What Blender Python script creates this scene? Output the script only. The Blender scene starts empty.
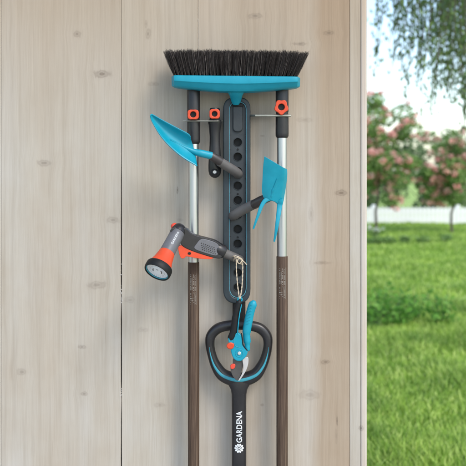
import bpy, bmesh, math, random
from mathutils import Vector, Matrix
random.seed(7)
scene = bpy.context.scene
COL = scene.collection
# ------------------------------------------------------------ camera
s = 0.0023          # metres per photo pixel on the wall plane
D = 2.0             # camera distance from the wall
ZC = 1.5            # eye height
HX, HY = 233.0, 170.0
cam_d = bpy.data.cameras.new('camera'); cam = bpy.data.objects.new('camera', cam_d); COL.objects.link(cam)
cam.location = (0, -D, ZC); cam.rotation_euler = (math.radians(90), 0, 0)
cam_d.sensor_width = 36; cam_d.lens = 36 * D / (466 * s)
cam_d.shift_y = -(233 - HY) / 466
cam_d.clip_end = 2000; cam_d.clip_start = 0.05
cam_d.dof.use_dof = True; cam_d.dof.focus_distance = D - 0.07; cam_d.dof.aperture_fstop = 6.3
scene.camera = cam
# ------------------------------------------------------------ light
SUN = Vector((0.44, -0.56, 0.72)).normalized()
w = bpy.data.worlds.new('World'); scene.world = w; w.use_nodes = True
nt = w.node_tree; sky = nt.nodes.new('ShaderNodeTexSky'); sky.sky_type = 'NISHITA'; sky.sun_disc = False
sky.sun_elevation = math.asin(SUN.z); sky.sun_rotation = math.atan2(SUN.x, SUN.y)
sky.air_density = 1.0; sky.dust_density = 1.2; sky.ozone_density = 0.6
nt.links.new(sky.outputs[0], nt.nodes['Background'].inputs[0]); nt.nodes['Background'].inputs[1].default_value = 0.15
sd = bpy.data.lights.new('sun', 'SUN'); sun = bpy.data.objects.new('sun', sd); COL.objects.link(sun)
sd.energy = 1.0; sd.angle = math.radians(20); sd.color = (1, 0.95, 0.87)
sun.rotation_euler = SUN.to_track_quat('Z', 'Y').to_euler(); sun.location = (4, -4, 6)
scene.view_settings.view_transform = 'Standard'; scene.view_settings.look = 'None'
scene.view_settings.exposure = 1.15; scene.view_settings.gamma = 1

# ------------------------------------------------------------ helpers
def S(d): return s * (D - d) / D
def P(px, py, d=0.0):
    k = S(d); return Vector(((px - HX) * k, -d, ZC + (HY - py) * k))
def G(px, L, z=0.0):            # point at distance L from the eye, height z
    return Vector(((px - HX) * s / D * L, L - D, z))

class MB:
    def __init__(self): self.v = []; self.f = []
    def add(self, vs, fs):
        o = len(self.v); self.v += [Vector(p) for p in vs]; self.f += [tuple(i + o for i in f) for f in fs]; return self
    def box(self, a, b):
        (x0, y0, z0), (x1, y1, z1) = a, b
        return self.add([(x0,y0,z0),(x1,y0,z0),(x1,y1,z0),(x0,y1,z0),(x0,y0,z1),(x1,y0,z1),(x1,y1,z1),(x0,y1,z1)],
                        [(0,3,2,1),(4,5,6,7),(0,1,5,4),(1,2,6,5),(2,3,7,6),(3,0,4,7)])
    def sweep(self, path, rad, seg=20, hint=(0,-1,0), p=1.0, cap=True, closed=False):
        """rad: float, list of float or list of (across, toward viewer)"""
        n = len(path); path = [Vector(q) for q in path]; hint = Vector(hint); vs = []; fs = []
        for i, q in enumerate(path):
            if closed: t = path[(i+1) % n] - path[i-1]
            else: t = path[min(i+1, n-1)] - path[max(i-1, 0)]
            t.normalize(); h = hint - t * hint.dot(t)
            if h.length < 1e-4: h = Vector((1, 0, 0)) - t * t.x
            h.normalize(); a = t.cross(h)
            r = rad[i] if isinstance(rad, (list, tuple)) else rad
            ra, rb = r if isinstance(r, (list, tuple)) else (r, r)
            for k in range(seg):
                th = 2 * math.pi * k / seg; c, sn = math.cos(th), math.sin(th)
                c = math.copysign(abs(c) ** p, c); sn = math.copysign(abs(sn) ** p, sn)
                vs.append(q + a * (c * ra) + h * (sn * rb))
        m = n if closed else n - 1
        for i in range(m):
            for k in range(seg):
                j = (i + 1) % n
                fs.append((i*seg+k, i*seg+(k+1) % seg, j*seg+(k+1) % seg, j*seg+k))
        if cap and not closed:
            fs.append(tuple(range(seg-1, -1, -1))); fs.append(tuple((n-1)*seg+k for k in range(seg)))
        return self.add(vs, fs)
    def lathe(self, a, b, prof, seg=32, cap=True):
        """prof: (t along a->b in 0..1, radius)"""
        a = Vector(a); b = Vector(b); t = (b - a).normalized()
        h = Vector((0, -1, 0)); h = h - t * h.dot(t)
        if h.length < 1e-3: h = Vector((0, 0, 1)) - t * t.z
        h.normalize(); e = t.cross(h); vs = []; fs = []
        for (u, r) in prof:
            q = a + (b - a) * u
            for k in range(seg):
                th = 2 * math.pi * k / seg; vs.append(q + e * (r * math.cos(th)) + h * (r * math.sin(th)))
        for i in range(len(prof) - 1):
            for k in range(seg): fs.append((i*seg+k, i*seg+(k+1) % seg, (i+1)*seg+(k+1) % seg, (i+1)*seg+k))
        if cap:
            fs.append(tuple(range(seg-1, -1, -1))); fs.append(tuple((len(prof)-1)*seg+k for k in range(seg)))
        return self.add(vs, fs)
    def plate(self, pts, dfun, thick, dcen=None):
        """photo-pixel outline stood at its own depth and thickness"""
        df = dfun if callable(dfun) else (lambda x, y: dfun)
        n = len(pts); vs = []
        for x, y in pts: q = P(x, y, df(x, y)); vs.append(q + Vector((0, -thick/2, 0)))
        for x, y in pts: q = P(x, y, df(x, y)); vs.append(q + Vector((0, thick/2, 0)))
        fs = [tuple(range(n)), tuple(range(2*n-1, n-1, -1))]
        fs += [(i, n+i, n+(i+1) % n, (i+1) % n) for i in range(n)]
        return self.add(vs, fs)
    def ring(self, A, B, d0, d1):
        """frame between outline A (outer) and B (inner), depth d0..d1"""
        n = len(A); dm = (d0 + d1) / 2; vs = []
        for o, d in ((A, d1), (B, d1), (A, d0), (B, d0)):
            for x, y in o: q = P(x, y, dm); vs.append(Vector((q.x, -d, q.z)))
        fs = []
        for i in range(n):
            j = (i + 1) % n
            fs += [(i, j, n+j, n+i), (2*n+i, 3*n+i, 3*n+j, 2*n+j), (i, 2*n+i, 2*n+j, j), (n+i, n+j, 3*n+j, 3*n+i)]
        return self.add(vs, fs)

def smooth(pts, n=6, closed=True):
    pts = [Vector(p) for p in pts]; m = len(pts); out = []
    rng = range(m) if closed else range(m - 1)
    for i in rng:
        if closed: a, b, c, d = pts[i-1], pts[i], pts[(i+1) % m], pts[(i+2) % m]
        else: a, b, c, d = pts[max(i-1, 0)], pts[i], pts[i+1], pts[min(i+2, m-1)]
        for k in range(n):
            t = k / n
            out.append(0.5*((2*b)+(c-a)*t+(2*a-5*b+4*c-d)*t*t+(3*b-a-3*c+d)*t**3))
    if not closed: out.append(pts[-1])
    return [tuple(p) for p in out]

def wloc(o):
    v = Vector((0, 0, 0))
    while o is not None: v += o.location; o = o.parent
    return v
def obj(name, mb, mat, parent=None, bevel=0, smooth_=True, subsurf=0, solid=0, angle=40, segs=2, flip=True):
    off = wloc(parent) if parent else Vector((0, 0, 0))
    me = bpy.data.meshes.new(name); me.from_pydata([tuple(p - off) for p in mb.v], [], mb.f)
    if flip:
        bm = bmesh.new(); bm.from_mesh(me); bmesh.ops.recalc_face_normals(bm, faces=bm.faces); bm.to_mesh(me); bm.free()
    me.materials.append(mat)
    o = bpy.data.objects.new(name, me); COL.objects.link(o)
    if parent: o.parent = parent
    if solid: m = o.modifiers.new('sol', 'SOLIDIFY'); m.thickness = solid; m.offset = 0
    if bevel:
        m = o.modifiers.new('bev', 'BEVEL'); m.width = bevel; m.segments = segs; m.limit_method = 'ANGLE'; m.angle_limit = math.radians(35)
    if subsurf: m = o.modifiers.new('sub', 'SUBSURF'); m.levels = subsurf; m.render_levels = subsurf
    if smooth_:
        me.polygons.foreach_set('use_smooth', [True] * len(me.polygons))
        if not subsurf: me.set_sharp_from_angle(angle=math.radians(angle))
        if bevel: m = o.modifiers.new('wn', 'WEIGHTED_NORMAL'); m.keep_sharp = True
    return o
def thing(name, label, cat, loc, group=None):
    o = bpy.data.objects.new(name, None); COL.objects.link(o); o.location = loc; o.empty_display_size = 0.05
    return tag(o, label, cat, group)
def tag(o, label, cat, group=None, kind=None):
    if label: o['label'] = label
    if cat: o['category'] = cat
    if group: o['group'] = group
    if kind: o['kind'] = kind
    return o
def text_mb(txt, fn, bold=0.012, spacing=1.0):
    """real lettering: text turned to mesh and laid on a surface by fn(u, v); u in 0..1 along, v in units of cap height"""
    cu = bpy.data.curves.new('t', 'FONT'); cu.body = txt; cu.size = 1; cu.offset = bold; cu.space_character = spacing
    cu.resolution_u = 4; to = bpy.data.objects.new('t', cu); COL.objects.link(to)
    bpy.context.view_layer.update()
    me = bpy.data.meshes.new_from_object(to.evaluated_get(bpy.context.evaluated_depsgraph_get()))
    xs = [v.co.x for v in me.vertices]; ys = [v.co.y for v in me.vertices]; x0, x1, y1 = min(xs), max(xs), max(ys)
    mb = MB(); mb.add([fn((v.co.x-x0)/(x1-x0), v.co.y/y1) for v in me.vertices], [tuple(p.vertices) for p in me.polygons])
    bpy.data.objects.remove(to); bpy.data.curves.remove(cu); bpy.data.meshes.remove(me)
    return mb

# ------------------------------------------------------------ materials
def new_mat(name):
    m = bpy.data.materials.new(name); m.use_nodes = True; return m, m.node_tree, m.node_tree.nodes['Principled BSDF']
def N(t, typ, **k):
    n = t.nodes.new(typ)
    for a, b in k.items(): setattr(n, a, b)
    return n
def ramp(t, src, stops):
    r = N(t, 'ShaderNodeValToRGB'); e = r.color_ramp.elements
    while len(e) < len(stops): e.new(0.5)
    for i, (p, c) in enumerate(stops): e[i].position = p; e[i].color = (*c, 1) if len(c) == 3 else c
    t.links.new(src, r.inputs[0]); return r.outputs[0]
def mapped(t, scale, coord='Object'):
    c = N(t, 'ShaderNodeTexCoord'); m = N(t, 'ShaderNodeMapping'); m.inputs['Scale'].default_value = scale
    t.links.new(c.outputs[coord], m.inputs[0]); return m.outputs[0]
def noise(t, vec, scale, detail=4, rough=0.6, out=0):
    n = N(t, 'ShaderNodeTexNoise'); n.inputs['Scale'].default_value = scale; n.inputs['Detail'].default_value = detail
    n.inputs['Roughness'].default_value = rough; t.links.new(vec, n.inputs['Vector']); return n.outputs[out]
def math_(t, op, a, b=None, c=None, clamp=False):
    n = N(t, 'ShaderNodeMath', operation=op); n.use_clamp = clamp
    for i, x in enumerate((a, b, c)):
        if x is None: continue
        if isinstance(x, (int, float)): n.inputs[i].default_value = x
        else: t.links.new(x, n.inputs[i])
    return n.outputs[0]
def mix(t, f, a, b, mode='MIX'):
    n = N(t, 'ShaderNodeMix', data_type='RGBA', blend_type=mode)
    for i, x in ((0, f), (6, a), (7, b)):
        if isinstance(x, (int, float)): n.inputs[i].default_value = x
        elif isinstance(x, tuple): n.inputs[i].default_value = (*x, 1)
        else: t.links.new(x, n.inputs[i])
    return n.outputs[2]
def bump(t, bs, h, strength, dist=0.001):
    b = N(t, 'ShaderNodeBump'); b.inputs['Strength'].default_value = strength; b.inputs['Distance'].default_value = dist
    t.links.new(h, b.inputs['Height']); t.links.new(b.outputs[0], bs.inputs['Normal'])
def plastic(name, col, rough=0.4, var=0.12, grain=900, bstr=0.12, spec=0.5, metal=0.0):
    m, t, b = new_mat(name); v = mapped(t, (1, 1, 1)); n1 = noise(t, v, 35, 5); n2 = noise(t, v, grain, 2)
    c2 = tuple(x * (1 - var) for x in col); c3 = tuple(min(1, x * (1 + var) + 0.004) for x in col)
    t.links.new(ramp(t, n1, [(0.3, c2), (0.7, c3)]), b.inputs['Base Color'])
    t.links.new(math_(t, 'MULTIPLY_ADD', n1, 0.25, rough - 0.12), b.inputs['Roughness'])
    b.inputs['Specular IOR Level'].default_value = spec; b.inputs['Metallic'].default_value = metal
    # handling scuffs: fine pale scratches and dull smudges
    sc = noise(t, mapped(t, (260, 60, 420)), 1, 3, .7); sm_ = noise(t, v, 14, 3)
    k_ = math_(t, 'MULTIPLY', ramp(t, sc, [(.64, (0, 0, 0)), (.72, (1, 1, 1))]), math_(t, 'MULTIPLY_ADD', sm_, 2.4, -1.0, clamp=True))
    if bstr:
        src = b.inputs['Base Color'].links[0].from_socket
        t.links.new(mix(t, math_(t, 'MULTIPLY', k_, .30), src, tuple(min(1, x * .5 + .22) for x in col)), b.inputs['Base Color'])
        bump(t, b, n2, bstr, 0.0004)
    return m
M = {}
M['teal'] = plastic('teal_plastic', (0.002, 0.245, 0.335), 0.42, 0.06, spec=0.35)
M['teal_metal'] = plastic('teal_coated_steel', (0.002, 0.245, 0.335), 0.36, 0.08, 300, 0.08, 0.4)
M['teal_dim'] = plastic('teal_trim', (0.03, 0.26, 0.33), 0.5)
M['line'] = plastic('pale_blue_grey_line', (0.06, 0.21, 0.26), 0.5)
M['dark'] = plastic('dark_plastic', (0.013, 0.012, 0.013), 0.34, 0.18, 700, 0.2, 0.45)
M['rack'] = plastic('slate_plastic', (0.019, 0.029, 0.035), 0.42, 0.14, 700, 0.2, 0.4)
M['rackin'] = plastic('slate_plastic_panel', (0.034, 0.040, 0.043), 0.5, 0.14, 700, 0.2, 0.35)
M['black'] = plastic('black_plastic', (0.004, 0.004, 0.004), 0.55, 0.1, 700, 0.1, 0.3)
M['grey'] = plastic('grey_plastic', (0.105, 0.105, 0.112), 0.5, 0.12, 500, 0.3)
M['peg'] = plastic('grey_peg_plastic', (0.095, 0.088, 0.082), 0.55, 0.14, 500, 0.3)
M['brown'] = plastic('dark_collar_plastic', (0.032, 0.026, 0.024), 0.4, 0.2)
M['orange'] = plastic('orange_plastic', (0.58, 0.06, 0.018), 0.42, 0.07, spec=0.35)
M['red'] = plastic('red_orange_plastic', (0.62, 0.055, 0.025), 0.42, 0.08)
M['face'] = plastic('spray_face_plastic', (0.66, 0.68, 0.70), 0.35, 0.1)
M['steel'] = plastic('steel', (0.52, 0.50, 0.48), 0.38, 0.08, 200, 0.1, 0.5, 0.45)
M['wire'] = plastic('zinc_wire', (0.30, 0.30, 0.25), 0.42, 0.15, 200, 0.1, 0.5, 0.7)
M['gunmetal'] = plastic('coated_blade', (0.06, 0.055, 0.05), 0.4, 0.15, 200, 0.1)
M['ink'] = plastic('white_print', (0.62, 0.64, 0.64), 0.6, 0.1, 200, 0)
M['inkgrey'] = plastic('pale_print', (0.27, 0.24, 0.20), 0.7, 0.25, 200, 0)
M['chalk'] = plastic('chalky_filler', (0.48, 0.46, 0.42), 0.9, 0.3, 60, 0.1)
M['white_metal'] = plastic('white_paint', (0.80, 0.80, 0.80), 0.5, 0.04, 60, 0.1)

def aluminium():
    m, t, b = new_mat('brushed_aluminium'); v = mapped(t, (900, 900, 4)); n = noise(t, v, 1, 3)
    t.links.new(ramp(t, n, [(0.3, (0.42, 0.42, 0.43)), (0.7, (0.60, 0.60, 0.61))]), b.inputs['Base Color'])
    b.inputs['Metallic'].default_value = 1.0; t.links.new(math_(t, 'MULTIPLY_ADD', n, 0.18, 0.26), b.inputs['Roughness'])
    bump(t, b, n, 0.15, 0.0003); return m
M['alu'] = aluminium()
def pole_wood():
    m, t, b = new_mat('weathered_pole_wood'); v = mapped(t, (260, 260, 6)); n = noise(t, v, 1, 6, 0.7)
    n2 = noise(t, mapped(t, (20, 20, 2.5)), 1, 3)
    c = ramp(t, n, [(0.25, (0.018, 0.009, 0.005)), (0.5, (0.066, 0.041, 0.026)), (0.78, (0.17, 0.12, 0.082))])
    c = mix(t, 0.5, c, ramp(t, n2, [(0.3, (0.6, 0.55, 0.5)), (0.7, (1.15, 1.1, 1.05))]), 'MULTIPLY')
    t.links.new(c, b.inputs['Base Color']); b.inputs['Roughness'].default_value = 0.65; b.inputs['Specular IOR Level'].default_value = .25; bump(t, b, n, 0.4, 0.0006); return m
M['pole'] = pole_wood()

# knots (px, py, half width, half height, strength) and cracks of the planks
KNOTS = [(77,34,5,4,.6),(102,74,9,5,.8),(148,34,3.5,7,.55),(146,24,2,5,.4),(113,220,7,4,.55),(97,285,10,5,.55),(82,347,4,2.5,.6),(84,394,5,2.5,.6),
         (255,16,9,3.5,.6),(300,44,8,2,.7),(329,33,7,3,.6),(341,193,8,3.5,.8),(322,263,9,2,.5),(326,362,6,2.5,.65),(309,395,14,6,.35),
         (177.5,190,1.2,4,1.0),(337,421,1.3,6,.9),(336,436,2,9,.3),(361,428,3,3.5,.8),(240,110,5,3,.5),(165,262,4,2,.35),(154,84,6,3,.4),(130,300,6,4,.35),
         (44,163,8,3.5,.6),(22,372,6,4,.5),(160,405,6,3,.35),(143,330,6,3,.3),(262,405,2,1.5,.6),(236,137,4,1.2,.6),(305,120,10,3,.3),
         (262,136,3,.8,.6),(180,220,4,2,.3),(311,214,3,10,.3)]
def wall_wood(name, seed, tint=(1, 1, 1), warm=False):
    m, t, b = new_mat(name)
    co = N(t, 'ShaderNodeTexCoord'); sp = N(t, 'ShaderNodeSeparateXYZ'); t.links.new(co.outputs['Object'], sp.inputs[0])
    X, Y, Z = sp.outputs
    wv = noise(t, mapped(t, (3, 3, 3)), 1, 2)
    acc = None; near = None
    jit = noise(t, mapped(t, (70, 70, 40)), 1, 3)
    for (kx, ky, hw, hh, st) in KNOTS:
        kst = min(1, st * 1.3)
        q = P(kx, ky); dx = math_(t, 'MULTIPLY', math_(t, 'SUBTRACT', X, q.x), 1/(hw*s)); dz = math_(t, 'MULTIPLY', math_(t, 'SUBTRACT', Z, q.z), 1/(hh*s))
        d0 = math_(t, 'ADD', math_(t, 'MULTIPLY', dx, dx), math_(t, 'MULTIPLY', dz, dz))
        d = math_(t, 'MULTIPLY', d0, math_(t, 'MAXIMUM', math_(t, 'MULTIPLY_ADD', jit, 3.4, -.7), .6))
        e = math_(t, 'POWER', 2.718, math_(t, 'MULTIPLY', math_(t, 'POWER', d, 1.5), -2.2)); e = math_(t, 'MULTIPLY', e, math_(t, 'MULTIPLY_ADD', math_(t, 'SINE', math_(t, 'MULTIPLY', math_(t, 'SQRT', d), 11)), .30*st, .85*st))
        acc = e if acc is None else math_(t, 'MAXIMUM', acc, e)
        g = math_(t, 'MULTIPLY', math_(t, 'POWER', 2.718, math_(t, 'MULTIPLY', d0, -0.22)), math_(t, 'MULTIPLY', dx, kst if hw > 4 else .2))
        near = g if near is None else math_(t, 'ADD', near, g)
    # grain flows round the knots
    xw = math_(t, 'ADD', math_(t, 'MULTIPLY', near, -0.0045), math_(t, 'MULTIPLY_ADD', wv, 0.018, 0)); xx = math_(t, 'ADD', X, xw)
    cb = N(t, 'ShaderNodeCombineXYZ'); t.links.new(math_(t, 'MULTIPLY', xx, 90), cb.inputs[0]); t.links.new(math_(t, 'MULTIPLY', Z, 2.2), cb.inputs[2]); cb.inputs[1].default_value = seed
    g1 = noise(t, cb.outputs[0], 1, 5, 0.65)
    cb2 = N(t, 'ShaderNodeCombineXYZ'); t.links.new(math_(t, 'MULTIPLY', xx, 420), cb2.inputs[0]); t.links.new(math_(t, 'MULTIPLY', Z, 9), cb2.inputs[2]); cb2.inputs[1].default_value = seed + 3
    g2 = noise(t, cb2.outputs[0], 1, 3, 0.6)
    cb3 = N(t, 'ShaderNodeCombineXYZ'); t.links.new(math_(t, 'MULTIPLY', xx, 11), cb3.inputs[0]); t.links.new(math_(t, 'MULTIPLY', Z, 1.1), cb3.inputs[2]); cb3.inputs[1].default_value = seed + 9
    g3 = noise(t, cb3.outputs[0], 1, 3, 0.5)
    blot = noise(t, mapped(t, (7, 7, 4)), 1, 4, 0.6)
    base = ramp(t, g3, [(0.3, (0.415, 0.352, 0.275)), (0.5, (0.455, 0.415, 0.350)), (0.68, (0.475, 0.455, 0.415))])
    base = mix(t, 0.55, base, ramp(t, blot, [(0.3, (0.40, 0.345, 0.275)), (0.5, (0.46, 0.425, 0.365)), (0.7, (0.505, 0.49, 0.455))]))
    base = mix(t, 0.75, base, ramp(t, g1, [(0.25, (0.82, 0.80, 0.77)), (0.5, (1, 1, 1)), (0.75, (1.08, 1.08, 1.08))]), 'MULTIPLY')
    base = mix(t, 0.5, base, ramp(t, g2, [(0.3, (0.88, 0.87, 0.85)), (0.6, (1, 1, 1)), (0.8, (1.08, 1.08, 1.08))]), 'MULTIPLY')
    base = mix(t, math_(t, 'MULTIPLY', acc, 1.0, clamp=True), base, mix(t, g1, (0.15, 0.13, 0.11), (0.30, 0.26, 0.21)))
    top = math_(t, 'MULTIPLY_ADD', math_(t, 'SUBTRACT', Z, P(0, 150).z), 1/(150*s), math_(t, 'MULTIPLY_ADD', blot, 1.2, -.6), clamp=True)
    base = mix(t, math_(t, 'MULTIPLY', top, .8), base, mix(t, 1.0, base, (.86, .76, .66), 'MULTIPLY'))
    ck = ramp(t, noise(t, mapped(t, (430, 430, 5)), 1, 2, .5), [(.70, (1, 1, 1)), (.76, (.62, .57, .50))]); base = mix(t, .55, base, ck, 'MULTIPLY')
    if warm:    # browner strip towards the post
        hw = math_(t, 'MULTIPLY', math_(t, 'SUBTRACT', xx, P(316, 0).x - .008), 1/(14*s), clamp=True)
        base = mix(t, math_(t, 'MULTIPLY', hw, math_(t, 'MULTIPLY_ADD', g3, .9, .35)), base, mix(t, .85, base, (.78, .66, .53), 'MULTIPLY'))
    base = mix(t, 1.0, base, (.83*tint[0], .905*tint[1], .93*tint[2]), 'MULTIPLY')
    t.links.new(base, b.inputs['Base Color']); b.inputs['Roughness'].default_value = 0.72; b.inputs['Specular IOR Level'].default_value = 0.3
    h = math_(t, 'ADD', math_(t, 'MULTIPLY', g1, 0.6), math_(t, 'ADD', math_(t, 'MULTIPLY', g2, 0.35), math_(t, 'MULTIPLY', acc, -0.5)))
    bump(t, b, h, 0.4, 0.0012); return m
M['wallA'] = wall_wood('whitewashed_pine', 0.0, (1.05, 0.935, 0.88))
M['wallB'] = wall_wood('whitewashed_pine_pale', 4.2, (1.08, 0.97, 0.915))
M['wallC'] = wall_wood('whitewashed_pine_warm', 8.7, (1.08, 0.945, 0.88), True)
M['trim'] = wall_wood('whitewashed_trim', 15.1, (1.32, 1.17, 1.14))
M['gap'] = plastic('dark_backing_felt', (0.035, 0.028, 0.022), 0.9, 0.2)

def leafmat(name, cols, rough=0.55, trans=0.25, patch=(1.3, .6)):
    m, t, b = new_mat(name); g = N(t, 'ShaderNodeNewGeometry')
    c = ramp(t, g.outputs['Random Per Island'], [(i / max(1, len(cols)-1), k) for i, k in enumerate(cols)])
    n = noise(t, mapped(t, (1, 1, 1)), patch[0], 3); c = mix(t, patch[1], c, ramp(t, n, [(0.3, (0.6, 0.7, 0.6)), (0.7, (1.25, 1.2, 1.1))]), 'MULTIPLY')
    t.links.new(c, b.inputs['Base Color']); b.inputs['Roughness'].default_value = rough; b.inputs['Specular IOR Level'].default_value = 0.3
    tr = N(t, 'ShaderNodeBsdfTranslucent'); t.links.new(c, tr.inputs[0]); mx = N(t, 'ShaderNodeMixShader'); mx.inputs[0].default_value = trans
    t.links.new(b.outputs[0], mx.inputs[1]); t.links.new(tr.outputs[0], mx.inputs[2]); t.links.new(mx.outputs[0], t.nodes['Material Output'].inputs[0]); return m
M['leaf'] = leafmat('shrub_leaf', [(0.09,0.18,0.05),(0.20,0.34,0.09),(0.38,0.50,0.20)], trans=0.35)
M['leafd'] = leafmat('weeping_leaf', [(0.05,0.09,0.05),(0.10,0.16,0.06),(0.18,0.27,0.07)], trans=0.3)
M['leafh'] = leafmat('hedge_leaf', [(0.08,0.13,0.06),(0.13,0.20,0.09),(0.20,0.27,0.13)])
M['weed'] = leafmat('weed_leaf', [(0.10,0.26,0.04),(0.18,0.40,0.06),(0.30,0.52,0.12)], trans=0.5)
M['blossom'] = leafmat('pink_blossom', [(0.85,0.30,0.32),(0.88,0.48,0.46),(0.90,0.66,0.60)], trans=0.3)
M['wblossom'] = leafmat('white_blossom', [(0.75,0.75,0.72),(0.85,0.85,0.80)], trans=0.3)
M['grass'] = leafmat('grass_blade', [(0.20,0.35,0.045),(0.34,0.50,0.09),(0.56,0.66,0.22)], trans=0.35, patch=(2.2, 1.0))
M['bark'] = plastic('bark', (0.10, 0.08, 0.06), 0.9, 0.4, 60, 0.8)
def lawn():
    m, t, b = new_mat('lawn_soil'); v = mapped(t, (1, 1, 1)); n = noise(t, v, 1.1, 5, 0.6); n2 = noise(t, v, 30, 4)
    c = ramp(t, n, [(0.3, (0.20, 0.36, 0.06)), (0.5, (0.34, 0.48, 0.11)), (0.72, (0.50, 0.56, 0.22))])
    c = mix(t, 0.6, c, ramp(t, n2, [(0.3, (0.5, 0.6, 0.5)), (0.7, (1.3, 1.2, 1.1))]), 'MULTIPLY')
    t.links.new(c, b.inputs['Base Color']); b.inputs['Roughness'].default_value = 0.9; bump(t, b, n2, 0.6, 0.03); return m
M['lawn'] = lawn()

# ------------------------------------------------------------ setting: ground
mb = MB(); n = 24; xs = [-400 + 800 * i / n for i in range(n+1)]
mb.add([(x, y, 0) for y in xs for x in xs], [(j*(n+1)+i, j*(n+1)+i+1, (j+1)*(n+1)+i+1, (j+1)*(n+1)+i) for j in range(n) for i in range(n)])
tag(obj('lawn', mb, M['lawn'], flip=False), 'green lawn stretching behind and before the wooden wall', 'lawn', kind='structure')

def paving():
    m, t, b = new_mat('pale_stone_paving'); v = mapped(t, (1, 1, 1)); br_ = N(t, 'ShaderNodeTexBrick'); t.links.new(v, br_.inputs[0])
    br_.inputs['Scale'].default_value = 1.6; br_.inputs['Mortar Size'].default_value = .012; br_.inputs['Color1'].default_value = (.50, .46, .41, 1)
    br_.inputs['Color2'].default_value = (.43, .40, .36, 1); br_.inputs['Mortar'].default_value = (.2, .19, .17, 1)
    n = noise(t, v, 9, 5); t.links.new(mix(t, .5, br_.outputs[0], ramp(t, n, [(.3, (.7, .7, .7)), (.7, (1.15, 1.15, 1.15))]), 'MULTIPLY'), b.inputs['Base Color'])
    b.inputs['Roughness'].default_value = .85; bump(t, b, n, .3, .003); return m
tag(obj('bounce_terrace', MB().box((-12, -16, -.05), (7, -.3, .03)).box((-12, -.3, -.05), (.32, .3, .03)), paving(), smooth_=False), 'unseen pale stone paving added for neutral bounce onto the wooden wall', 'bounce_terrace', kind='structure')  # out-of-view paving, added to keep green bounce off wall and poles
# ------------------------------------------------------------ plank wall
wall = thing('plank_wall', 'whitewashed vertical pine plank wall with knots and a dark lower seam', 'wall', (0, 0, 0))
T = 0.022
def plank(xl, xr, mat, gl=None, gr=None):
    """gl / gr: functions of py giving edge offsets in px"""
    mbp = MB(); rows = [(-380, 0)] ; ys = [-340 + 20 * i for i in range(0, 58)]
    vs = []
    for y in ys:
        a = xl + (gl(y) if gl else 0.12); bb = xr - (gr(y) if gr else 0.12)
        for (x, yy) in ((a, 0), (bb, 0), (bb, T), (a, T)): q = P(x, y); vs.append((q.x, yy, q.z))
    fs = [(3, 2, 1, 0)]; m_ = len(ys)
    for i in range(m_ - 1):
        for k in range(4): fs.append((4*i+k, 4*i+(k+1) % 4, 4*i+4+(k+1) % 4, 4*i+4+k))
    fs.append(tuple(4*(m_-1)+k for k in range(4)))
    mbp.add(vs, fs); return obj('plank', mbp, mat, wall, bevel=0.0009, segs=2, smooth_=False)
rr = random.Random(3)
jt = {}
def gap121(y):
    if y not in jt:
        k = min(1, max(0, (y - 60) / 170)); jt[y] = 0.10 + 0.36 * k + rr.uniform(-0.08, 0.10) * k
        if y in (300, 400): jt[y] *= 0.45
    return jt[y]
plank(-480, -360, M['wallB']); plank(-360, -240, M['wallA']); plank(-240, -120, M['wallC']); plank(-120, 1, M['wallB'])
plank(1, 121.3, M['wallA'], gr=gap121); plank(121.3, 198, M['wallB'], gl=gap121, gr=lambda y: 0.08)
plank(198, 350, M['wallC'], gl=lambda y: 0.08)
a = P(-480, 780); b = P(350, -340)
obj('backing_board', MB().box((a.x, T + 0.001, 0.08), (b.x, T + 0.012, b.z)), M['gap'], wall, smooth_=False)
a = P(349.93, 790); b = P(360.3, -340)
obj('post', MB().box((a.x, -0.0014, 0.02), (b.x, 0.075, b.z)), M['wallB'], wall, bevel=0.0006, smooth_=False)
a = P(360.35, 790); b = P(366.8, -340)
obj('edge_trim', MB().box((a.x, -0.0035, 0.02), (b.x, 0.088, b.z)), M['trim'], wall, bevel=0.0045, segs=5)
# scribed hairline of chalk dots beside the narrow seam
mb = MB(); r = random.Random(5)
for i in range(60):
    y = 2 + i * 1.0
    if r.random() < 0.5:
        q = P(198.2 + r.uniform(-.3, .3), y); k = r.uniform(0.1, 0.26) * s
        mb.box((q.x-k, -0.0006, q.z-k*1.2), (q.x+k, 0.0002, q.z+k*1.2))
for y0, y1, nn in ((284, 303, 22), (388, 398, 10), (262, 284, 6)):
    for i in range(nn):
        q = P(121.3 + r.uniform(-1.1, 1.1), r.uniform(y0, y1)); k = r.uniform(0.12, 0.5) * s
        mb.box((q.x-k*.7, -0.0005, q.z-k), (q.x+k*.7, 0.004, q.z+k))
obj('filler_crumbs', mb, M['chalk'], wall, smooth_=False)

# ------------------------------------------------------------ poles
PD = 0.047
def wheel(cx, cy, d0, rx, ry, lobes, amp, rot, thick):
    pts = []
    for i in range(64):
        th = 2*math.pi*i/64; k = 1 + amp * math.cos(lobes * (th - rot))
        pts.append((cx + rx*k*math.cos(th), cy + ry*k*math.sin(th)))
    inner = [(cx + rx*0.50*math.cos(2*math.pi*i/64), cy + rx*0.50*math.sin(2*math.pi*i/64)) for i in range(64)]
    return MB().ring(pts, inner, d0, d0 + thick), [(cx + rx*0.52*math.cos(2*math.pi*i/32), cy + rx*0.52*math.sin(2*math.pi*i/32)) for i in range(32)]
def locking_screw(cx, cy, dfront, parent, rx, ry, lobes, amp, rot):
    m1, core = wheel(cx, cy, dfront, rx, ry, lobes, amp, rot, 0.011)
    o = obj('locking_screw', m1, M['orange'], parent, bevel=0.0014, segs=3)
    obj('screw_core', MB().plate(core, dfront + 0.0025, 0.005), M['black'], o, bevel=0.0005)
    return o
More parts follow.
